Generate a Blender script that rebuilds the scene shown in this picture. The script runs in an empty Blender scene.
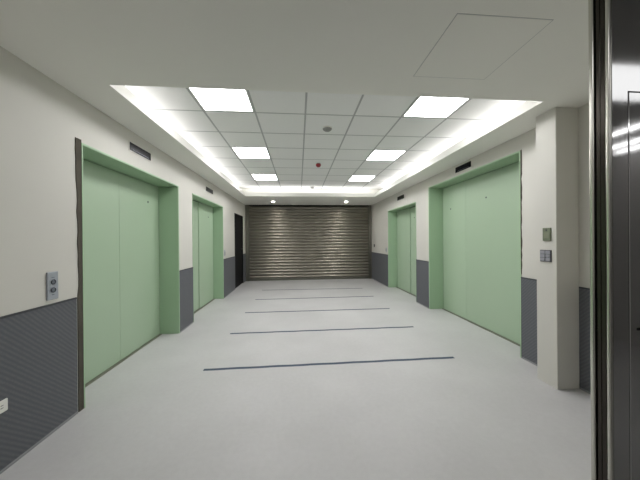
import bpy, bmesh, math, random
from mathutils import Vector, Matrix

random.seed(4)
sc = bpy.context.scene
col = sc.collection

# ------------------------------------------------------------------ measures (metres)
EYE = 1.4467
XL, XR = -1.871, 2.674          # left and right lobby walls
YF, YB = 0.873, 9.41            # wall the camera's lift opens in, back wall plane
HC, HT = 2.688, 2.978           # lowered soffit, tile plane above it
RX0, RX1, RY0, RY1 = -1.488, 2.235, 2.206, 7.5175   # opening of the soffit
TX, TY = -1.106, 1.99           # origin of the 0.6 m tile grid
HW = 0.978                      # top of the dark wall guard
COVE = 0.34

# ------------------------------------------------------------------ mesh helpers
class MB:
    """collects shapes in world metres; build() links them as ONE mesh object"""
    def __init__(self):
        self.bm = bmesh.new()

    def box(self, x0, x1, y0, y1, z0, z1, bev=0.0, seg=1):
        xs, ys, zs = sorted((x0, x1)), sorted((y0, y1)), sorted((z0, z1))
        v = [self.bm.verts.new((x, y, z)) for z in zs for y in ys for x in xs]
        fs = []
        for q in ((0, 2, 3, 1), (4, 5, 7, 6), (0, 1, 5, 4), (2, 6, 7, 3), (0, 4, 6, 2), (1, 3, 7, 5)):
            fs.append(self.bm.faces.new([v[i] for i in q]))
        if bev > 0:
            es = list({e for f in fs for e in f.edges})
            bmesh.ops.bevel(self.bm, geom=es, offset=bev, segments=seg, affect='EDGES', profile=0.5)
        return self

    def prism(self, pts, axis, a0, a1):
        """closed outline pts (two coordinates) swept along axis from a0 to a1"""
        def mk(p, a):
            if axis == 0: return (a, p[0], p[1])
            if axis == 1: return (p[0], a, p[1])
            return (p[0], p[1], a)
        A = [self.bm.verts.new(mk(p, a0)) for p in pts]
        B = [self.bm.verts.new(mk(p, a1)) for p in pts]
        n = len(pts)
        self.bm.faces.new(A); self.bm.faces.new(B[::-1])
        for i in range(n):
            j = (i + 1) % n
            self.bm.faces.new((A[i], B[i], B[j], A[j]))
        bmesh.ops.recalc_face_normals(self.bm, faces=self.bm.faces[:])
        return self

    def lathe(self, prof, c, axis='z', n=32):
        """prof: (radius, offset along axis) pairs from end to end"""
        rings = []
        for r, t in prof:
            ring = []
            if r < 1e-6:
                ring = [self.bm.verts.new(self._ax(c, axis, 0, 0, t))]
            else:
                for k in range(n):
                    a = 2 * math.pi * k / n
                    ring.append(self.bm.verts.new(self._ax(c, axis, r * math.cos(a), r * math.sin(a), t)))
            rings.append(ring)
        for A, B in zip(rings, rings[1:]):
            for k in range(n):
                j = (k + 1) % n
                if len(A) == 1 and len(B) == 1: continue
                if len(A) == 1: self.bm.faces.new((A[0], B[k], B[j]))
                elif len(B) == 1: self.bm.faces.new((A[k], A[j], B[0]))
                else: self.bm.faces.new((A[k], A[j], B[j], B[k]))
        bmesh.ops.recalc_face_normals(self.bm, faces=self.bm.faces[:])
        return self

    @staticmethod
    def _ax(c, axis, u, v, t):
        if axis == 'z': return (c[0] + u, c[1] + v, c[2] + t)
        if axis == 'x': return (c[0] + t, c[1] + u, c[2] + v)
        return (c[0] + u, c[1] + t, c[2] + v)

    def build(self, name, mat, parent=None, smooth=False):
        o_ = Vector((0, 0, 0))
        q = parent
        while q is not None:
            o_ = o_ + q.location
            q = q.parent
        if o_.length:
            bmesh.ops.translate(self.bm, verts=self.bm.verts[:], vec=-o_)
        me = bpy.data.meshes.new(name)
        self.bm.to_mesh(me); self.bm.free()
        me.materials.append(mat)
        if smooth:
            for f in me.polygons: f.use_smooth = True
        ob = bpy.data.objects.new(name, me)
        col.objects.link(ob)
        ob.parent = parent
        return ob

def thing(name, label, cat, loc, group=None):
    o = bpy.data.objects.new(name, None)
    o.empty_display_size = 0.1
    col.objects.link(o); o.location = loc
    o['label'] = label; o['category'] = cat
    if group: o['group'] = group
    return o

def tag(o, label, cat, group=None):
    o['label'] = label; o['category'] = cat
    if group: o['group'] = group
    return o

def struct(o):
    o['kind'] = 'structure'
    return o

def copy_tree(o, parent=None):
    c = o.copy(); col.objects.link(c); c.parent = parent
    for ch in list(o.children):
        copy_tree(ch, c)
    return c

# ------------------------------------------------------------------ materials
def srgb(r, g, b):
    f = lambda c: (c / 255 / 12.92) if c / 255 <= .04045 else ((c / 255 + .055) / 1.055) ** 2.4
    return (f(r), f(g), f(b), 1)

def mat(name, c, rough=.5, metal=0.0, spec=.5, var=0.0, scale=3.0, bump=0.0, bscale=60.0, stretch=None, rvar=0.0):
    m = bpy.data.materials.new(name); m.use_nodes = True
    nt = m.node_tree; N = nt.nodes; L = nt.links
    b = N['Principled BSDF']
    b.inputs['Base Color'].default_value = c
    b.inputs['Roughness'].default_value = rough
    b.inputs['Metallic'].default_value = metal
    b.inputs['Specular IOR Level'].default_value = spec
    tc = N.new('ShaderNodeTexCoord'); mp = N.new('ShaderNodeMapping')
    L.new(tc.outputs['Object'], mp.inputs['Vector'])
    if stretch: mp.inputs['Scale'].default_value = stretch
    if var or rvar:
        n = N.new('ShaderNodeTexNoise'); n.inputs['Scale'].default_value = scale
        n.inputs['Detail'].default_value = 5
        L.new(mp.outputs['Vector'], n.inputs['Vector'])
        if var:
            mx = N.new('ShaderNodeMix'); mx.data_type = 'RGBA'
            lo = tuple(x * (1 - var) for x in c[:3]) + (1,)
            hi = tuple(min(1, x * (1 + var)) for x in c[:3]) + (1,)
            mx.inputs[6].default_value = lo; mx.inputs[7].default_value = hi
            L.new(n.outputs['Fac'], mx.inputs[0]); L.new(mx.outputs[2], b.inputs['Base Color'])
        if rvar:
            mr = N.new('ShaderNodeMapRange')
            mr.inputs[1].default_value = .3; mr.inputs[2].default_value = .7
            mr.inputs[3].default_value = rough - rvar; mr.inputs[4].default_value = rough + rvar
            L.new(n.outputs['Fac'], mr.inputs[0]); L.new(mr.outputs[0], b.inputs['Roughness'])
    if bump:
        n2 = N.new('ShaderNodeTexNoise'); n2.inputs['Scale'].default_value = bscale
        n2.inputs['Detail'].default_value = 3
        L.new(mp.outputs['Vector'], n2.inputs['Vector'])
        bp = N.new('ShaderNodeBump'); bp.inputs['Strength'].default_value = bump; bp.inputs['Distance'].default_value = .002
        L.new(n2.outputs['Fac'], bp.inputs['Height']); L.new(bp.outputs['Normal'], b.inputs['Normal'])
    return m

def emis(name, c, s):
    m = bpy.data.materials.new(name); m.use_nodes = True
    nt = m.node_tree; nt.nodes.clear()
    e = nt.nodes.new('ShaderNodeEmission'); e.inputs['Color'].default_value = c; e.inputs['Strength'].default_value = s
    o = nt.nodes.new('ShaderNodeOutputMaterial'); nt.links.new(e.outputs[0], o.inputs[0])
    return m

M = {}
M['wall'] = mat('warm_white_paint', srgb(208, 206, 199), .62, spec=.3, var=.02, scale=2, bump=.15, bscale=90)
M['soffit'] = mat('soffit_paint', srgb(233, 232, 226), .7, spec=.25, var=.015, scale=1.5)
M['tile'] = mat('ceiling_tile', srgb(234, 234, 233), .85, spec=.15, var=.02, scale=40, bump=.15, bscale=300)
M['grid'] = mat('tee_bar', srgb(176, 177, 177), .5, spec=.3)
M['green'] = mat('pale_green_film', srgb(168, 189, 163), .36, spec=.45, var=.045, scale=1.6, stretch=(1, 1, .25), rvar=.08)
M['green_shaded'] = mat('pale_green_shaded', srgb(159, 186, 155), .4, spec=.4, var=.04, scale=3, stretch=(1, 1, .3))  # same green as the panels, darkened to put jamb shading into the colour
M['green_highlight'] = mat('pale_green_highlight', srgb(176, 204, 170), .4, spec=.4)  # lighter green that paints a highlight along the frame edge
M['mortar'] = mat('raw_mortar', srgb(86, 82, 74), .9, spec=.1, var=.35, scale=9, bump=.6, bscale=40)
M['gap'] = mat('dark_gap', srgb(24, 25, 24), .8, spec=.1)
M['sill'] = mat('aluminium_sill', srgb(120, 122, 108), .5, metal=.3)
M['black_door'] = mat('black_door_paint', srgb(15, 16, 18), .6, spec=.12)
M['trim'] = mat('grey_trim', srgb(60, 62, 66), .5)
M['base'] = mat('pale_base', srgb(140, 142, 142), .5)
M['tape'] = mat('blue_grey_tape', srgb(62, 76, 94), .55, spec=.3, var=.2, scale=14)
M['glass_black'] = mat('black_glass', srgb(9, 11, 17), .25, spec=.08)
M['display_frame'] = mat('pale_surround', srgb(206, 204, 197), .4)
M['call_plate'] = mat('brushed_plate', srgb(176, 180, 190), .38, metal=.55)
M['button'] = mat('button_metal', srgb(120, 124, 134), .35, metal=.6)
M['ring'] = mat('button_ring', srgb(64, 68, 78), .4)
M['chrome'] = mat('chrome', srgb(200, 200, 196), .2, metal=1)
M['white_plastic'] = mat('white_plastic', srgb(226, 226, 220), .4)
M['switch_plastic'] = mat('grey_switch', srgb(150, 151, 158), .4)
M['switch_dark'] = mat('switch_gap', srgb(86, 86, 92), .5)
M['olive'] = mat('olive_plate', srgb(112, 120, 98), .55, var=.12, scale=60)
M['detector'] = mat('detector_grey', srgb(150, 150, 148), .5)
M['red'] = mat('red_cap', srgb(130, 14, 28), .45)
M['steel'] = mat('brushed_steel', srgb(198, 198, 198), .07, metal=1, rvar=.02, scale=4, stretch=(30, 30, .6))
M['steel_mirror'] = mat('polished_steel', srgb(200, 200, 200), .04, metal=1)
M['steel_dark'] = mat('dark_steel_edge', srgb(70, 66, 62), .22, metal=1, rvar=.06, scale=3, stretch=(20, 20, 1))
M['steel_edge'] = mat('polished_steel_edge', srgb(208, 206, 198), .24, metal=1)
M['shutter'] = mat('shutter_steel', srgb(146, 142, 132), .38, metal=1)
M['guide'] = mat('guide_steel', srgb(122, 121, 112), .42, metal=.85)
M['car'] = mat('car_panel', srgb(196, 193, 191), .5)
M['car_floor'] = mat('car_floor_vinyl', srgb(178, 177, 175), .5, var=.08, scale=20)
M['panel_light'] = emis('panel_diffuser', (1, .99, 1, 1), 13.0)
M['led'] = emis('cove_led', (1, .99, 1, 1), 2.6)
M['spot'] = emis('downlight_lens', (1, .97, .92, 1), 170.0)
M['car_light'] = emis('car_diffuser', (1, 1, 1, 1), 1.6)
M['car_tube'] = emis('car_tube', (1, 1, 1, 1), 5.0)

def floor_mat():
    m = mat('grey_vinyl_floor', srgb(190, 191, 192), .45, spec=.4)
    nt = m.node_tree; N = nt.nodes; L = nt.links; b = N['Principled BSDF']
    tc = N.new('ShaderNodeTexCoord')
    def noise(s, d):
        n = N.new('ShaderNodeTexNoise'); n.inputs['Scale'].default_value = s; n.inputs['Detail'].default_value = d
        L.new(tc.outputs['Object'], n.inputs['Vector']); return n
    a, c, d = noise(1.1, 4), noise(26, 3), noise(140, 2)
    ramp = N.new('ShaderNodeValToRGB')
    ramp.color_ramp.elements[0].position = .3; ramp.color_ramp.elements[1].position = .72
    ramp.color_ramp.elements[0].color = srgb(186, 185, 185); ramp.color_ramp.elements[1].color = srgb(198, 197, 197)
    ad = N.new('ShaderNodeMath'); ad.operation = 'MULTIPLY_ADD'; ad.inputs[1].default_value = .35
    L.new(c.outputs['Fac'], ad.inputs[0]); L.new(a.outputs['Fac'], ad.inputs[2])
    ad2 = N.new('ShaderNodeMath'); ad2.operation = 'MULTIPLY_ADD'; ad2.inputs[1].default_value = .3
    L.new(d.outputs['Fac'], ad2.inputs[0]); L.new(ad.outputs[0], ad2.inputs[2])
    sub = N.new('ShaderNodeMath'); sub.operation = 'SUBTRACT'; sub.inputs[1].default_value = .32
    L.new(ad2.outputs[0], sub.inputs[0]); L.new(sub.outputs[0], ramp.inputs['Fac'])
    L.new(ramp.outputs['Color'], b.inputs['Base Color'])
    return m
M['floor'] = floor_mat()

def guard_mat():
    m = mat('dark_ribbed_guard', srgb(86, 89, 96), .55, spec=.35)
    nt = m.node_tree; N = nt.nodes; L = nt.links; b = N['Principled BSDF']
    tc = N.new('ShaderNodeTexCoord')
    w = N.new('ShaderNodeTexWave'); w.wave_type = 'BANDS'; w.bands_direction = 'DIAGONAL'
    w.inputs['Scale'].default_value = 17; w.inputs['Distortion'].default_value = .6
    w.inputs['Detail'].default_value = 1
    L.new(tc.outputs['Object'], w.inputs['Vector'])
    n = N.new('ShaderNodeTexNoise'); n.inputs['Scale'].default_value = 70
    L.new(tc.outputs['Object'], n.inputs['Vector'])
    mu = N.new('ShaderNodeMath'); mu.operation = 'MULTIPLY'
    L.new(w.outputs['Fac'], mu.inputs[0]); L.new(n.outputs['Fac'], mu.inputs[1])
    r = N.new('ShaderNodeValToRGB')
    r.color_ramp.elements[0].color = srgb(90, 92, 97); r.color_ramp.elements[1].color = srgb(107, 109, 113)
    r.color_ramp.elements[1].position = .8
    L.new(mu.outputs[0], r.inputs['Fac']); L.new(r.outputs['Color'], b.inputs['Base Color'])
    bp = N.new('ShaderNodeBump'); bp.inputs['Strength'].default_value = .18; bp.inputs['Distance'].default_value = .002
    L.new(w.outputs['Fac'], bp.inputs['Height']); L.new(bp.outputs['Normal'], b.inputs['Normal'])
    return m
M['guard'] = guard_mat()

# ------------------------------------------------------------------ the room shell
L1 = dict(y0=2.42, y1=4.25, h=2.30, n=2, side=-1, d=.280)
L2 = dict(y0=4.79, y1=6.655, h=2.285, n=2, side=-1, d=.228)
R1 = dict(y0=2.94, y1=5.17, h=2.50, n=3, side=1, d=.290)
R2 = dict(y0=5.755, y1=7.62, h=2.29, n=2, side=1, d=.258)
BD = (7.84, 8.985, 2.25)                 # black door in the left wall
DEP = .38                                # wall thickness

def wall_with_openings(name, x0, x1, ya, yb, ops):
    w = MB(); y = ya
    for (a, b, h) in ops:
        w.box(x0, x1, y, a, 0, HC)
        w.box(x0, x1, a, b, h, HC)
        y = b
    w.box(x0, x1, y, yb, 0, HC)
    return struct(w.build(name, M['wall']))

wall_with_openings('wall_left', XL - DEP, XL, YF - .06, YB + .25,
                   [(L1['y0'], L1['y1'], L1['h']), (L2['y0'], L2['y1'], L2['h']), BD])
wall_with_openings('wall_right', XR, XR + DEP, YF - .06, YB + .25,
                   [(R1['y0'], R1['y1'], R1['h']), (R2['y0'], R2['y1'], R2['h'])])
struct(MB().box(XL, XR, YB + .09, YB + .25, 0, HC).build('wall_back', M['wall']))
struct(MB().box(XL - .3, XR + .3, YF - .025, YB + .25, -.1, 0).build('floor', M['floor']))
# wall the camera's own lift opens in
fw = MB()
ya, yb = YF + .002, YF + .057
fw.box(XL, -1.05, ya, yb, 0, HC).box(1.14, XR, ya, yb, 0, HC).box(-1.05, 1.14, ya, yb, 2.525, HC)
struct(fw.build('wall_front', M['wall']))
# wall pillar beside the first right door
struct(MB().box(2.44, XR, 2.287, 2.50, 0, HC, .004).build('wall_pillar', M['wall']))

# soffit ring with its lip
c = MB()
T = .07
x0, x1, y0, y1 = XL - .3, XR + .3, YF - .06, YB + .25
c.box(x0, RX0, y0, y1, HC, HC + T).box(RX1, x1, y0, y1, HC, HC + T)
c.box(RX0, RX1, y0, RY0, HC, HC + T).box(RX0, RX1, RY1, y1, HC, HC + T)
LT = .10                                  # lip height
c.box(RX0 - .02, RX0, RY0 - .02, RY1 + .02, HC + T, HC + LT).box(RX1, RX1 + .02, RY0 - .02, RY1 + .02, HC + T, HC + LT)
c.box(RX0, RX1, RY0 - .02, RY0, HC + T, HC + LT).box(RX0, RX1, RY1, RY1 + .02, HC + T, HC + LT)
# cove walls up to the tile plane
cx0, cx1, cy0, cy1 = RX0 - COVE, RX1 + COVE, RY0 - COVE, RY1 + COVE
c.box(cx0 - .05, cx0, cy0 - .05, cy1 + .05, HC + T, HT + .05).box(cx1, cx1 + .05, cy0 - .05, cy1 + .05, HC + T, HT + .05)
c.box(cx0, cx1, cy0 - .05, cy0, HC + T, HT + .05).box(cx0, cx1, cy1, cy1 + .05, HC + T, HT + .05)
ceiling = struct(c.build('ceiling', M['soffit']))

# tile field and tee-bar grid over the recess
lights_at = [(0, 1), (0, 4), (0, 7), (4, 1), (4, 4), (4, 7)]
xs = [cx0] + [TX + .6 * k for k in range(0, 6)] + [cx1]
ys = [cy0] + [TY + .6 * k for k in range(0, 10)] + [cy1]
skip = {(i + 1, j + 1) for i, j in lights_at}
t = MB(); g = .006
for i in range(len(xs) - 1):
    for j in range(len(ys) - 1):
        if (i, j) in skip: continue
        if ys[j + 1] - ys[j] < .03: continue
        t.box(xs[i] + g, xs[i + 1] - g, ys[j] + g, ys[j + 1] - g, HT, HT + .015, .002)
t.box(cx0, cx1, cy0, cy1, HT + .03, HT + .045)
tiles = struct(t.build('ceiling_tiles', M['tile']))
gb = MB()
for x in xs[1:-1]:
    gb.box(x - .011, x + .011, cy0, cy1, HT - .003, HT + .006)
for y in ys[1:-1]:
    for xa, xb in zip(xs, xs[1:]):
        gb.box(xa + .011, xb - .011, y - .009, y + .009, HT - .002, HT + .006)
struct(gb.build('ceiling_grid', M['grid']))

# ------------------------------------------------------------------ ceiling lights
where = {(0, 1): 'left row, nearest the camera', (0, 4): 'left row, middle one', (0, 7): 'left row, nearest the shutter',
         (4, 1): 'right row, nearest the camera', (4, 4): 'right row, middle one', (4, 7): 'right row, nearest the shutter'}
proto = None
for (i, j) in lights_at:
    px, py = TX + .6 * i + .3, TY + .6 * j + .3
    if proto is None:
        r = thing('ceiling_light_panel', '', 'ceiling light', (px, py, HT))
        f = MB(); o_, n_ = .289, .272
        f.box(px - o_, px + o_, py - o_, py - n_, HT - .002, HT + .02).box(px - o_, px + o_, py + n_, py + o_, HT - .002, HT + .02)
        f.box(px - o_, px - n_, py - n_, py + n_, HT - .002, HT + .02).box(px + n_, px + o_, py - n_, py + n_, HT - .002, HT + .02)
        f.build('frame', M['white_plastic'], r)
        MB().box(px - n_, px + n_, py - n_, py + n_, HT + .003, HT + .02).build('diffuser', M['panel_light'], r)
        proto = r
    else:
        r = copy_tree(proto); r.location = (px, py, HT)
    r['label'] = 'glowing square ceiling panel light in ' + where[(i, j)]
    r['group'] = 'square panel lights in the tiled ceiling'

# cove LED strips, lying on the soffit behind its lip
zs = HC + T
for nm, b, lab in (
        ('l', (RX0 - .25, RX0 - .15, RY0, RY1), 'white light strip hidden in the left cove of the ceiling recess'),
        ('r', (RX1 + .15, RX1 + .25, RY0, RY1), 'white light strip hidden in the right cove of the ceiling recess'),
        ('f', (RX0, RX1, RY1 + .12, RY1 + .22), 'white light strip hidden in the far cove above the shutter')):
    o = MB().box(b[0], b[1], b[2], b[3], zs, zs + .015).build('cove_light_strip', M['led'])
    tag(o, lab, 'light strip', 'cove light strips')

# two downlights in front of the shutter
proto = None
for px, lab in ((-.808, 'small round recessed downlight above the left part of the shutter'),
                (1.581, 'small round recessed downlight above the right part of the shutter')):
    py = 8.53
    if proto is None:
        r = thing('downlight', lab, 'downlight', (px, py, HC), 'recessed downlights before the shutter')
        MB().lathe([(.048, 0), (.052, -.006), (.066, -.006), (.07, 0)], (px, py, HC)).build('trim_ring', M['white_plastic'], r, True)
        MB().lathe([(0, -.003), (.05, -.003), (.05, -.001), (0, -.001)], (px, py, HC)).build('lens', M['spot'], r)
        proto = r
    else:
        r = copy_tree(proto); r.location = (px, py, HC); r['label'] = lab

# ------------------------------------------------------------------ lift doors
def lift_door(D, label, near_rough, step, slit):
    s = D['side']; X = XL if s < 0 else XR
    y0, y1, h, n = D['y0'], D['y1'], D['h'], D['n']
    r = thing('elevator_door', label, 'elevator door', (X, (y0 + y1) / 2, 0), 'pale green elevator doors')
    e = .006                          # the frame stands proud of the wall
    xo, xi = X - s * e, X + s * (D['d'] + .024)
    th = .018
    MB().box(xo, xi, y0, y0 + th, 0, h, .003).build('jamb', M['green_shaded'], r)
    MB().box(xo, xi, y1 - th, y1, 0, h, .003).build('jamb', M['green_shaded'], r)
    MB().box(xo, xi, y0 + th, y1 - th, h - th, h, .003).build('header', M['green_shaded'], r)
    # edge strip of the frame, its highlight put into a paler green
    ed = MB()
    ed.box(xo - s * .003, xo, y0, y0 + .01, 0, h).box(xo - s * .003, xo, y1 - .01, y1, 0, h).box(xo - s * .003, xo, y0 + .01, y1 - .01, h - .01, h)
    ed.build('frame_edge_highlight', M['green_highlight'], r)
    si = MB()
    si.box(X + s * (D['d'] - .035), X + s * (D['d'] + .024), y0 + th, y1 - th, 0, .007).build('sill', M['sill'], r)
    a, b = y0 + th + .006, y1 - th - .006
    w = (b - a) / n
    ps = []
    for k in range(n):
        off = D['d'] + (.0 if k % 2 == (0 if n == 3 else 1) else step)
        pa, pb = a + k * w, a + (k + 1) * w - slit
        o = MB().box(X + s * off, X + s * (off + .028), pa, pb, .009, h - th - .008, .001 if slit < .004 else .004, 2).build('door_panel', M['green'], r)
        ps.append((o, off))
    # near-black sheet, its colour standing in for the unlit shaft behind the gaps
    MB().box(X + s * (D['d'] + .052), X + s * (D['d'] + .059), y0 + .002, y1 - .002, 0.0, h - .001).build('shaft_dark_sheet', M['gap'], r)
    return r, ps, X, s

def keyhole(pl, X, s, y, z, rad=.013):
    o, off = pl
    xx = X + s * off
    MB().lathe([(0, -s * .003), (rad, -s * .003), (rad * 1.15, 0)], (xx, y, z), 'x', 16).build('keyhole', M['ring'], o)

r, ps, X, s = lift_door(L1, 'pale green two-panel elevator door nearest on the left, rough mortar along its near edge', True, .002, .0004)
keyhole(ps[1], X, s, 3.94, 2.005)
r, ps, X, s = lift_door(L2, 'narrow-looking pale green elevator door on the left wall beside the black door', False, .018, .012)
keyhole(ps[1], X, s, 6.3, 1.99)
r, ps, X, s = lift_door(R1, 'wide tall pale green three-panel elevator door nearest on the right beside the white pillar', False, .002, .0004)
keyhole(ps[2], X, s, 4.875, 2.023)
keyhole(ps[1], X, s, 3.911, 2.092)
r, ps, X, s = lift_door(R2, 'pale green two-panel elevator door farther on the right, nearest the shutter', False, .018, .010)
keyhole(ps[0], X, s, 6.45, 1.99)

# raw mortar strips left along the near frame edges
def ragged(name, X, s, ye, z0, z1, wmin, wmax, seed, thick, parent=None, top=None):
    rnd = random.Random(seed)
    n = 26
    pts = [(ye, z0), (ye, z1)]
    ww = wmin
    for k in range(n + 1):
        z = z1 + (z0 - z1) * k / n
        tz = (z - z0) / (z1 - z0)
        ww = wmin + (wmax - wmin) * (tz ** 1.4) + rnd.uniform(-.006, .006)
        if z < HW + .02: ww = wmax * .8
        pts.append((ye - ww, z))
    return MB().prism(pts, 0, X, X - s * thick).build(name, M['mortar'], parent)
struct(ragged('trim_1', XL, -1, 2.42, 0, 2.325, .022, .062, 3, .006))
struct(ragged('trim_2', XR, 1, 2.94, HW + .03, 2.505, .012, .016, 5, .004))

# ------------------------------------------------------------------ wall guards (lower walls)
k = 3
def guard(X, s, a, b):
    global k
    o = struct(MB().box(X, X - s * .008, a, b, .02, HW - .014).build('trim_%d' % k, M['guard'])); k += 1
    g_ = MB().box(X, X - s * .012, a, b, HW - .014, HW, .002).build('top_edge', M['trim'], o)
for a, b in ((YF, 2.355), (4.252, 4.788), (6.657, BD[0] - .002), (BD[1] + .002, YB - .04)): guard(XL, -1, a, b)
for a, b in ((YF, 2.285), (2.502, 2.938), (5.172, 5.753), (7.622, YB - .04)): guard(XR, 1, a, b)
bl = MB(); br = MB()
for a, b in ((YF, 2.355), (4.252, 4.788), (6.657, BD[0] - .002), (BD[1] + .002, YB - .04)): bl.box(XL, XL + .011, a, b, 0, .02, .002)
for a, b in ((YF, 2.285), (2.502, 2.938), (5.172, 5.753), (7.622, YB - .04)): br.box(XR, XR - .011, a, b, 0, .02, .002)
struct(bl.build('baseboard_left', M['base'])); struct(br.build('baseboard_right', M['base']))

# ------------------------------------------------------------------ black door
d = struct(MB().box(XL - .06, XL - .015, BD[0] + .02, BD[1] - .02, .008, BD[2] - .02, .003).build('door_1', M['black_door']))
f = MB()
f.box(XL - .1, XL + .004, BD[0], BD[0] + .02, 0, BD[2]).box(XL - .1, XL + .004, BD[1] - .02, BD[1], 0, BD[2])
f.box(XL - .1, XL + .004, BD[0] + .02, BD[1] - .02, BD[2] - .02, BD[2])
f.build('door_frame', M['black_door'], d)
hd = MB()
hd.lathe([(0, 0), (.026, 0), (.026, .008), (.011, .01), (.011, .05), (0, .05)], (XL - .015, 8.72, 1.16), 'x', 20)
hd.box(XL + .022, XL + .038, 8.60, 8.735, 1.149, 1.171, .005, 2)
hd.build('door_handle', M['chrome'], d)

# ------------------------------------------------------------------ roller shutter
sx0, sx1 = -1.735, 2.553
r = thing('roller_shutter', 'closed brown-grey steel roller shutter with horizontal slats filling the back wall', 'roller shutter', ((sx0 + sx1) / 2, YB, 0))
nsl = 24; zb, zt = .075, HC - .03
ph = (zt - zb) / nsl
prof = []
for q in range(nsl):
    z = zb + q * ph
    for f_ in (0, .08, .16, .25, .35, .44, .53, .63, .72, .8, .87, .93):
        dpt = .032 * math.sin(math.pi * min(1, f_ / .88)) ** .8 if f_ < .88 else -.006
        prof.append((YB + .02 - dpt, z + f_ * ph))
prof.append((YB + .02, zt))
m_ = MB()
A = [m_.bm.verts.new((sx0, y, z)) for y, z in prof]
nx = 2
B = [m_.bm.verts.new((sx1, y, z)) for y, z in prof]
for i in range(len(prof) - 1):
    m_.bm.faces.new((A[i], B[i], B[i + 1], A[i + 1]))
back = [(YB + .04, zt), (YB + .04, zb)]
A2 = [m_.bm.verts.new((sx0, y, z)) for y, z in back]; B2 = [m_.bm.verts.new((sx1, y, z)) for y, z in back]
m_.bm.faces.new((A[-1], B[-1], B2[0], A2[0])); m_.bm.faces.new((A2[0], B2[0], B2[1], A2[1])); m_.bm.faces.new((A2[1], B2[1], B[0], A[0]))
bmesh.ops.recalc_face_normals(m_.bm, faces=m_.bm.faces[:])
m_.build('slat_curtain', M['shutter'], r, True)
MB().box(sx0, sx1, YB - .012, YB + .045, .004, zb, .006, 2).build('bottom_bar', M['guide'], r)
for xa, xb in ((XL + .012, sx0), (sx1, XR - .012)):
    gq = MB()
    gq.box(xa, xb, YB - .035, YB - .028, 0, HC - .002, .002)
    gq.box(xa, xb, YB + .05, YB + .06, 0, HC - .002)
    out = xa if xa < 0 else xb
    gq.box(out, out + (.012 if xa < 0 else -.012), YB - .028, YB + .05, 0, HC - .002)
    gq.build('guide_rail', M['guide'], r)
MB().box(sx0, sx1, YB - .03, YB + .06, HC - .028, HC - .002).build('head_slot_shade', M['gap'], r)  # dark box, shade of the ceiling slot put into its colour

# ------------------------------------------------------------------ floor tape lines
for y, yb_, lab in ((3.014, 3.032, 'blue-grey tape line across the floor, nearest the camera and longest looking'),
               (4.144, 4.153, 'thin tape line across the floor, second from the camera'),
               (5.307, 5.300, 'thin tape line across the floor, third from the camera and middle of five'),
               (6.450, 6.480, 'thin tape line across the floor, second from the shutter'),
               (7.640, 7.575, 'thin faint tape line across the floor, nearest the shutter')):
    xa, xb = -1.066 + random.uniform(-.008, .008), 1.876 + random.uniform(-.006, .006)
    hw = .0225
    n = 24; lo = []; hi = []
    for q in range(n + 1):
        u = q / n; yy = y + (yb_ - y) * u + .003 * math.sin(q * 1.7 + y)
        lo.append((xa + (xb - xa) * u, yy - hw)); hi.append((xa + (xb - xa) * u, yy + hw))
    o = MB().prism(lo + hi[::-1], 2, 0.0, .0012).build('floor_tape', M['tape'])
    tag(o, lab, 'tape', 'tape lines across the floor')

# ------------------------------------------------------------------ floor indicators over the lift doors
def display(X, s, a, b, z0, z1, lab):
    r = thing('floor_indicator', lab, 'display', (X, (a + b) / 2, z0), 'floor indicator displays above the doors')
    MB().box(X, X - s * .007, a - .012, b + .012, z0 - .012, z1 + .012, .003).build('surround', M['display_frame'], r)
    MB().box(X - s * .007, X - s * .012, a, b, z0, z1, .002).build('screen', M['glass_black'], r)
    q = (b - a) / 5
    MB().box(X - s * .012, X - s * .0135, a + q * .6, b - q * .6, z0 + .012, z0 + .020).build('screen_band', M['ring'], r)  # slightly lighter band low on the screen
display(XL, -1, 3.067, 3.478, 2.462, 2.552, 'long black floor indicator display above the nearest left elevator door')
display(XL, -1, 5.468, 5.893, 2.455, 2.542, 'small black floor indicator display above the left door beside the black door')
display(XR, 1, 3.834, 4.235, 2.556, 2.646, 'long black floor indicator display above the wide right elevator door')
display(XR, 1, 6.41, 6.85, 2.474, 2.575, 'small black floor indicator display above the right door nearest the shutter')

# ------------------------------------------------------------------ call panels, switches, socket
def call_panel(X, s, a, b, z0, z1, lab, buttons):
    r = thing('call_button_panel', lab, 'call panel', (X, (a + b) / 2, z0), 'elevator call button panels')
    MB().box(X, X - s * .012, a, b, z0, z1, .003, 2).build('plate', M['call_plate'], r)
    ym = (a + b) / 2
    for z in buttons:
        bt = MB().lathe([(.011, 0), (.0175, 0), (.0195, .003), (.0195, .005), (.0145, .005), (.0145, .002), (.011, 0)] if s < 0 else
                        [(.011, 0), (.0175, 0), (.0195, -.003), (.0195, -.005), (.0145, -.005), (.0145, -.002), (.011, 0)],
                        (X - s * .012, ym, z), 'x', 24).build('button', M['ring'], r)
        MB().lathe([(0, -s * .004), (.012, -s * .004), (.0145, -s * .002), (.0145, 0)], (X - s * .012, ym, z), 'x', 24).build('button_cap', M['button'], bt)
    if z1 - z0 > .18:
        MB().box(X - s * .012, X - s * .0128, ym - .012, ym + .012, z1 - .044, z1 - .040).build('engraving', M['button'], r)
        MB().box(X - s * .012, X - s * .0128, ym - .01, ym + .01, z0 + .034, z0 + .040).build('engraving', M['button'], r)
call_panel(XL, -1, 2.096, 2.184, 1.008, 1.217, 'grey metal call plate with two round buttons on the near left wall', (1.141, 1.080))
call_panel(XL, -1, 6.73, 6.82, 1.045, 1.20, 'small grey call plate between the far left elevator door and the black door', (1.14, 1.10))
call_panel(XR, 1, 7.75, 7.83, 1.045, 1.185, 'small grey call plate beside the right elevator door nearest the shutter', (1.13, 1.09))

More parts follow.
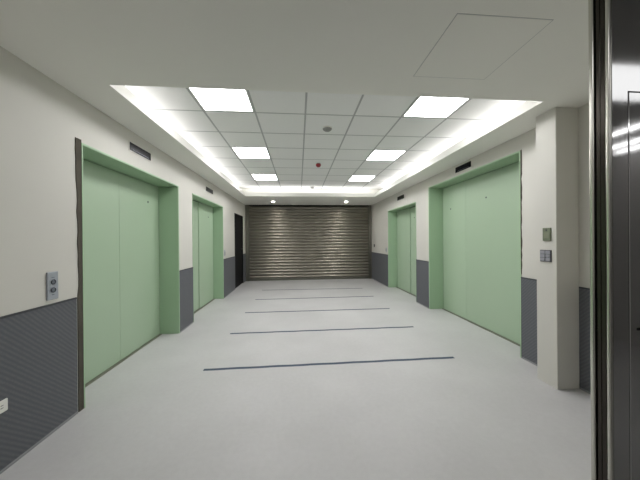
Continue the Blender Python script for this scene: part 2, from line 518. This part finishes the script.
r = thing('shutter_control', 'small dark shutter control on the right wall near the shutter', 'wall control', (XR, 9.05, 1.13))
MB().lathe([(.0, -.012), (.04, -.012), (.047, -.006), (.047, 0)], (XR, 9.05, 1.22), 'x', 24).build('cover', M['ring'], r)
MB().box(XR - .012, XR - .02, 9.035, 9.065, 1.16, 1.28, .003).build('lever', M['gap'], r)

xp = 2.44
r = thing('olive_wall_plate', 'small olive green plate on the white pillar above the light switch', 'wall plate', (xp, 2.38, 1.42))
MB().box(xp, xp - .012, 2.337, 2.42, 1.417, 1.544, .003).build('plate', M['olive'], r)
MB().box(xp - .012, xp - .014, 2.352, 2.405, 1.44, 1.50, .001).build('inset', mat('olive_inset', srgb(126, 132, 110), .5), r)
MB().lathe([(0, -.003), (.007, -.003), (.008, 0)], (xp - .012, 2.378, 1.522), 'x', 14).build('indicator', M['ring'], r)

r = thing('light_switch', 'grey light switch block of small rockers on the white pillar', 'light switch', (xp, 2.39, 1.21))
MB().box(xp, xp - .009, 2.333, 2.453, 1.210, 1.327, .003).build('plate', M['switch_dark'], r)
for q in range(2):
    for w in range(3):
        ya = 2.341 + q * .054; za = 1.218 + w * .0345
        MB().box(xp - .009, xp - .015, ya, ya + .048, za, za + .030, .002).build('rocker', M['switch_plastic'], r)

r = thing('wall_socket', 'white wall socket low on the dark guard at the left edge', 'socket', (XL + .008, 1.76, .38))
MB().box(XL + .008, XL + .018, 1.70, 1.82, .378, .455, .004, 2).build('plate', M['white_plastic'], r)
for yy in (1.735, 1.785):
    for dz in (-.008, .008):
        MB().box(XL + .018, XL + .0185, yy - .008, yy + .008, .4165 + dz - .0015, .4165 + dz + .0015).build('pin_slot', M['gap'], r)

# ------------------------------------------------------------------ ceiling fittings
def detector(px, py, lab, R, gp, hgt=.04):
    r = thing('smoke_detector', lab, 'smoke detector', (px, py, HT), gp)
    MB().lathe([(0, -.012), (R, -.012), (R, 0), (0, 0)], (px, py, HT), 'z', 32).build('base', M['white_plastic'], r)
    MB().lathe([(0, -hgt), (R * .55, -hgt), (R * .85, -hgt * .6), (R * .9, -.012)], (px, py, HT), 'z', 32).build('cap', M['detector'], r, True)
detector(.405, 3.57, 'round grey smoke detector on a ceiling tile nearer the camera', .07, 'round detectors on the ceiling tiles')
detector(.408, 7.60, 'round pale smoke detector on the far ceiling edge above the shutter', .06, 'round detectors on the ceiling tiles')
r = thing('sprinkler_head', 'small red capped sprinkler head in the middle of the tiled ceiling', 'sprinkler', (.41, 5.25, HT))
MB().lathe([(0, -.006), (.04, -.006), (.045, 0), (0, 0)], (.41, 5.25, HT), 'z', 24).build('escutcheon', M['chrome'], r)
MB().lathe([(0, -.075), (.03, -.07), (.05, -.045), (.052, -.02), (.03, -.006)], (.41, 5.25, HT), 'z', 24).build('red_cap', M['red'], r, True)

hx0, hx1, hy0, hy1 = .881, 1.457, 1.373, 1.931
r = thing('ceiling_access_panel', 'square white access panel with thin dark outline in the near ceiling', 'access panel', ((hx0 + hx1) / 2, (hy0 + hy1) / 2, HC))
MB().box(hx0 + .004, hx1 - .004, hy0 + .004, hy1 - .004, HC - .0025, HC, .001).build('panel', M['soffit'], r)
e = MB(); w_ = .004
e.box(hx0, hx1, hy0, hy0 + w_, HC - .0012, HC).box(hx0, hx0 + w_, hy0 + w_, hy1, HC - .0012, HC)
e.box(hx0 + w_, hx1, hy1 - w_, hy1, HC - .0012, HC).box(hx1 - w_, hx1, hy0 + w_, hy1 - w_, HC - .0012, HC)
e.build('outline', M['grid'], r)

# ------------------------------------------------------------------ the lift the camera stands in
YP = .80                                   # face of its front return
CH = 2.60
r = thing('landing_jamb', 'polished steel landing jamb standing left of the dark door edge, right side of the photo', 'door jamb', (1.075, .865, 0))
MB().box(1.060, 1.160, .857, .8735, 0, 2.52, .005, 3).build('jamb', M['steel_edge'], r)
r = thing('elevator_car_door', 'dark retracted steel door edge between two bright steel posts', 'elevator door', (1.30, .838, 0))
MB().box(1.063, 1.50, .822, .838, .004, 2.50, .002).build('door_panel', M['steel_dark'], r)
MB().box(1.066, 1.50, .840, .854, .004, 2.50, .002).build('door_panel', M['steel_dark'], r)
MB().box(1.069, 1.078, .8385, .8395, .004, 2.50).build('rubber_strip', M['gap'], r)
r = thing('elevator_wall_panel', 'brushed steel elevator panel with dark seam lines at the right edge of photo', 'steel panel', (1.25, YP, 0))
MB().box(1.049, 1.0605, YP, .8125, 0, CH, .004, 3).build('post', M['steel_edge'], r)
fr = MB()
fr.box(1.0605, 1.1185, YP, YP + .01, 0, CH).box(1.1185, 1.5, YP, YP + .01, 1.9435, CH)
fr.build('return_sheet', M['steel'], r)
cp = MB().box(1.1225, 1.47, YP - .0005, YP + .01, .02, 1.9395, .0015).build('control_panel', M['steel'], r)
MB().box(1.148, 1.19, YP - .0015, YP - .0005, 1.128, 1.137).build('slot', M['gap'], cp)
MB().box(1.10, 1.5, YP + .0102, YP + .014, 0, CH).build('backing', M['gap'], r)
struct(MB().box(-1.5, -1.05, YP, YP + .012, 0, CH, .004).build('wall_car_front', M['steel']))
struct(MB().box(-1.55, 1.55, -1.9, YP + .045, -.1, -.001).build('floor_car', M['car_floor']))
struct(MB().box(-1.55, -1.5, -1.9, YP, 0, CH).build('wall_car_left', M['car']))
struct(MB().box(1.5, 1.55, -1.9, YP, 0, CH).build('wall_car_right', M['steel_mirror']))
struct(MB().box(-1.55, 1.55, -1.95, -1.9, 0, CH).build('wall_car_rear', M['car']))
struct(MB().box(-1.55, 1.55, -1.95, YP + .012, CH, CH + .05).build('ceiling_car', M['car']))
struct(MB().box(-1.05, 1.05, YP, YP + .012, 2.52, CH).build('wall_car_head', M['steel']))
o = MB().box(.1, 1.0, -.36, .02, CH - .02, CH).build('elevator_ceiling_light', M['car_light'])
tag(o, 'square diffuser light in the elevator ceiling, seen mirrored in steel', 'ceiling light')
for xx, w_ in ((-.5, 'uppermost'), (-1.0, 'middle'), (-1.3, 'lowest')):
    o = MB().box(xx - .012, xx + .012, -1.6, -.35, CH - .025, CH + .002).build('elevator_tube_light', M['car_tube'])
    tag(o, 'slim elevator tube light mirrored as the %s bright streak in the steel panel' % w_, 'tube light', 'tube lights of the elevator ceiling')

# ------------------------------------------------------------------ world, camera, view
w = bpy.data.worlds.new('world'); sc.world = w; w.use_nodes = True
w.node_tree.nodes['Background'].inputs['Color'].default_value = (.0, .0, .0, 1)
w.node_tree.nodes['Background'].inputs['Strength'].default_value = 0

cam = bpy.data.cameras.new('camera'); co = bpy.data.objects.new('camera', cam); col.objects.link(co)
cam.sensor_fit = 'HORIZONTAL'; cam.sensor_width = 36; cam.lens = 261.17 / 640 * 36
cam.clip_start = .02
co.matrix_world = (Matrix.Translation((0, 0, EYE)) @ Matrix.Rotation(-.0817, 4, 'Z') @
                   Matrix.Rotation(math.pi / 2 - .0018, 4, 'X') @ Matrix.Rotation(-.0078, 4, 'Z'))
sc.camera = co
vs = sc.view_settings
vs.view_transform = 'Standard'; vs.look = 'None'; vs.gamma = 1; vs.use_curve_mapping = False
vs.exposure = 0.77
sc.cycles.use_denoising = True
sc.cycles.max_bounces = 12; sc.cycles.diffuse_bounces = 8; sc.cycles.glossy_bounces = 6
sc.cycles.sample_clamp_indirect = 6
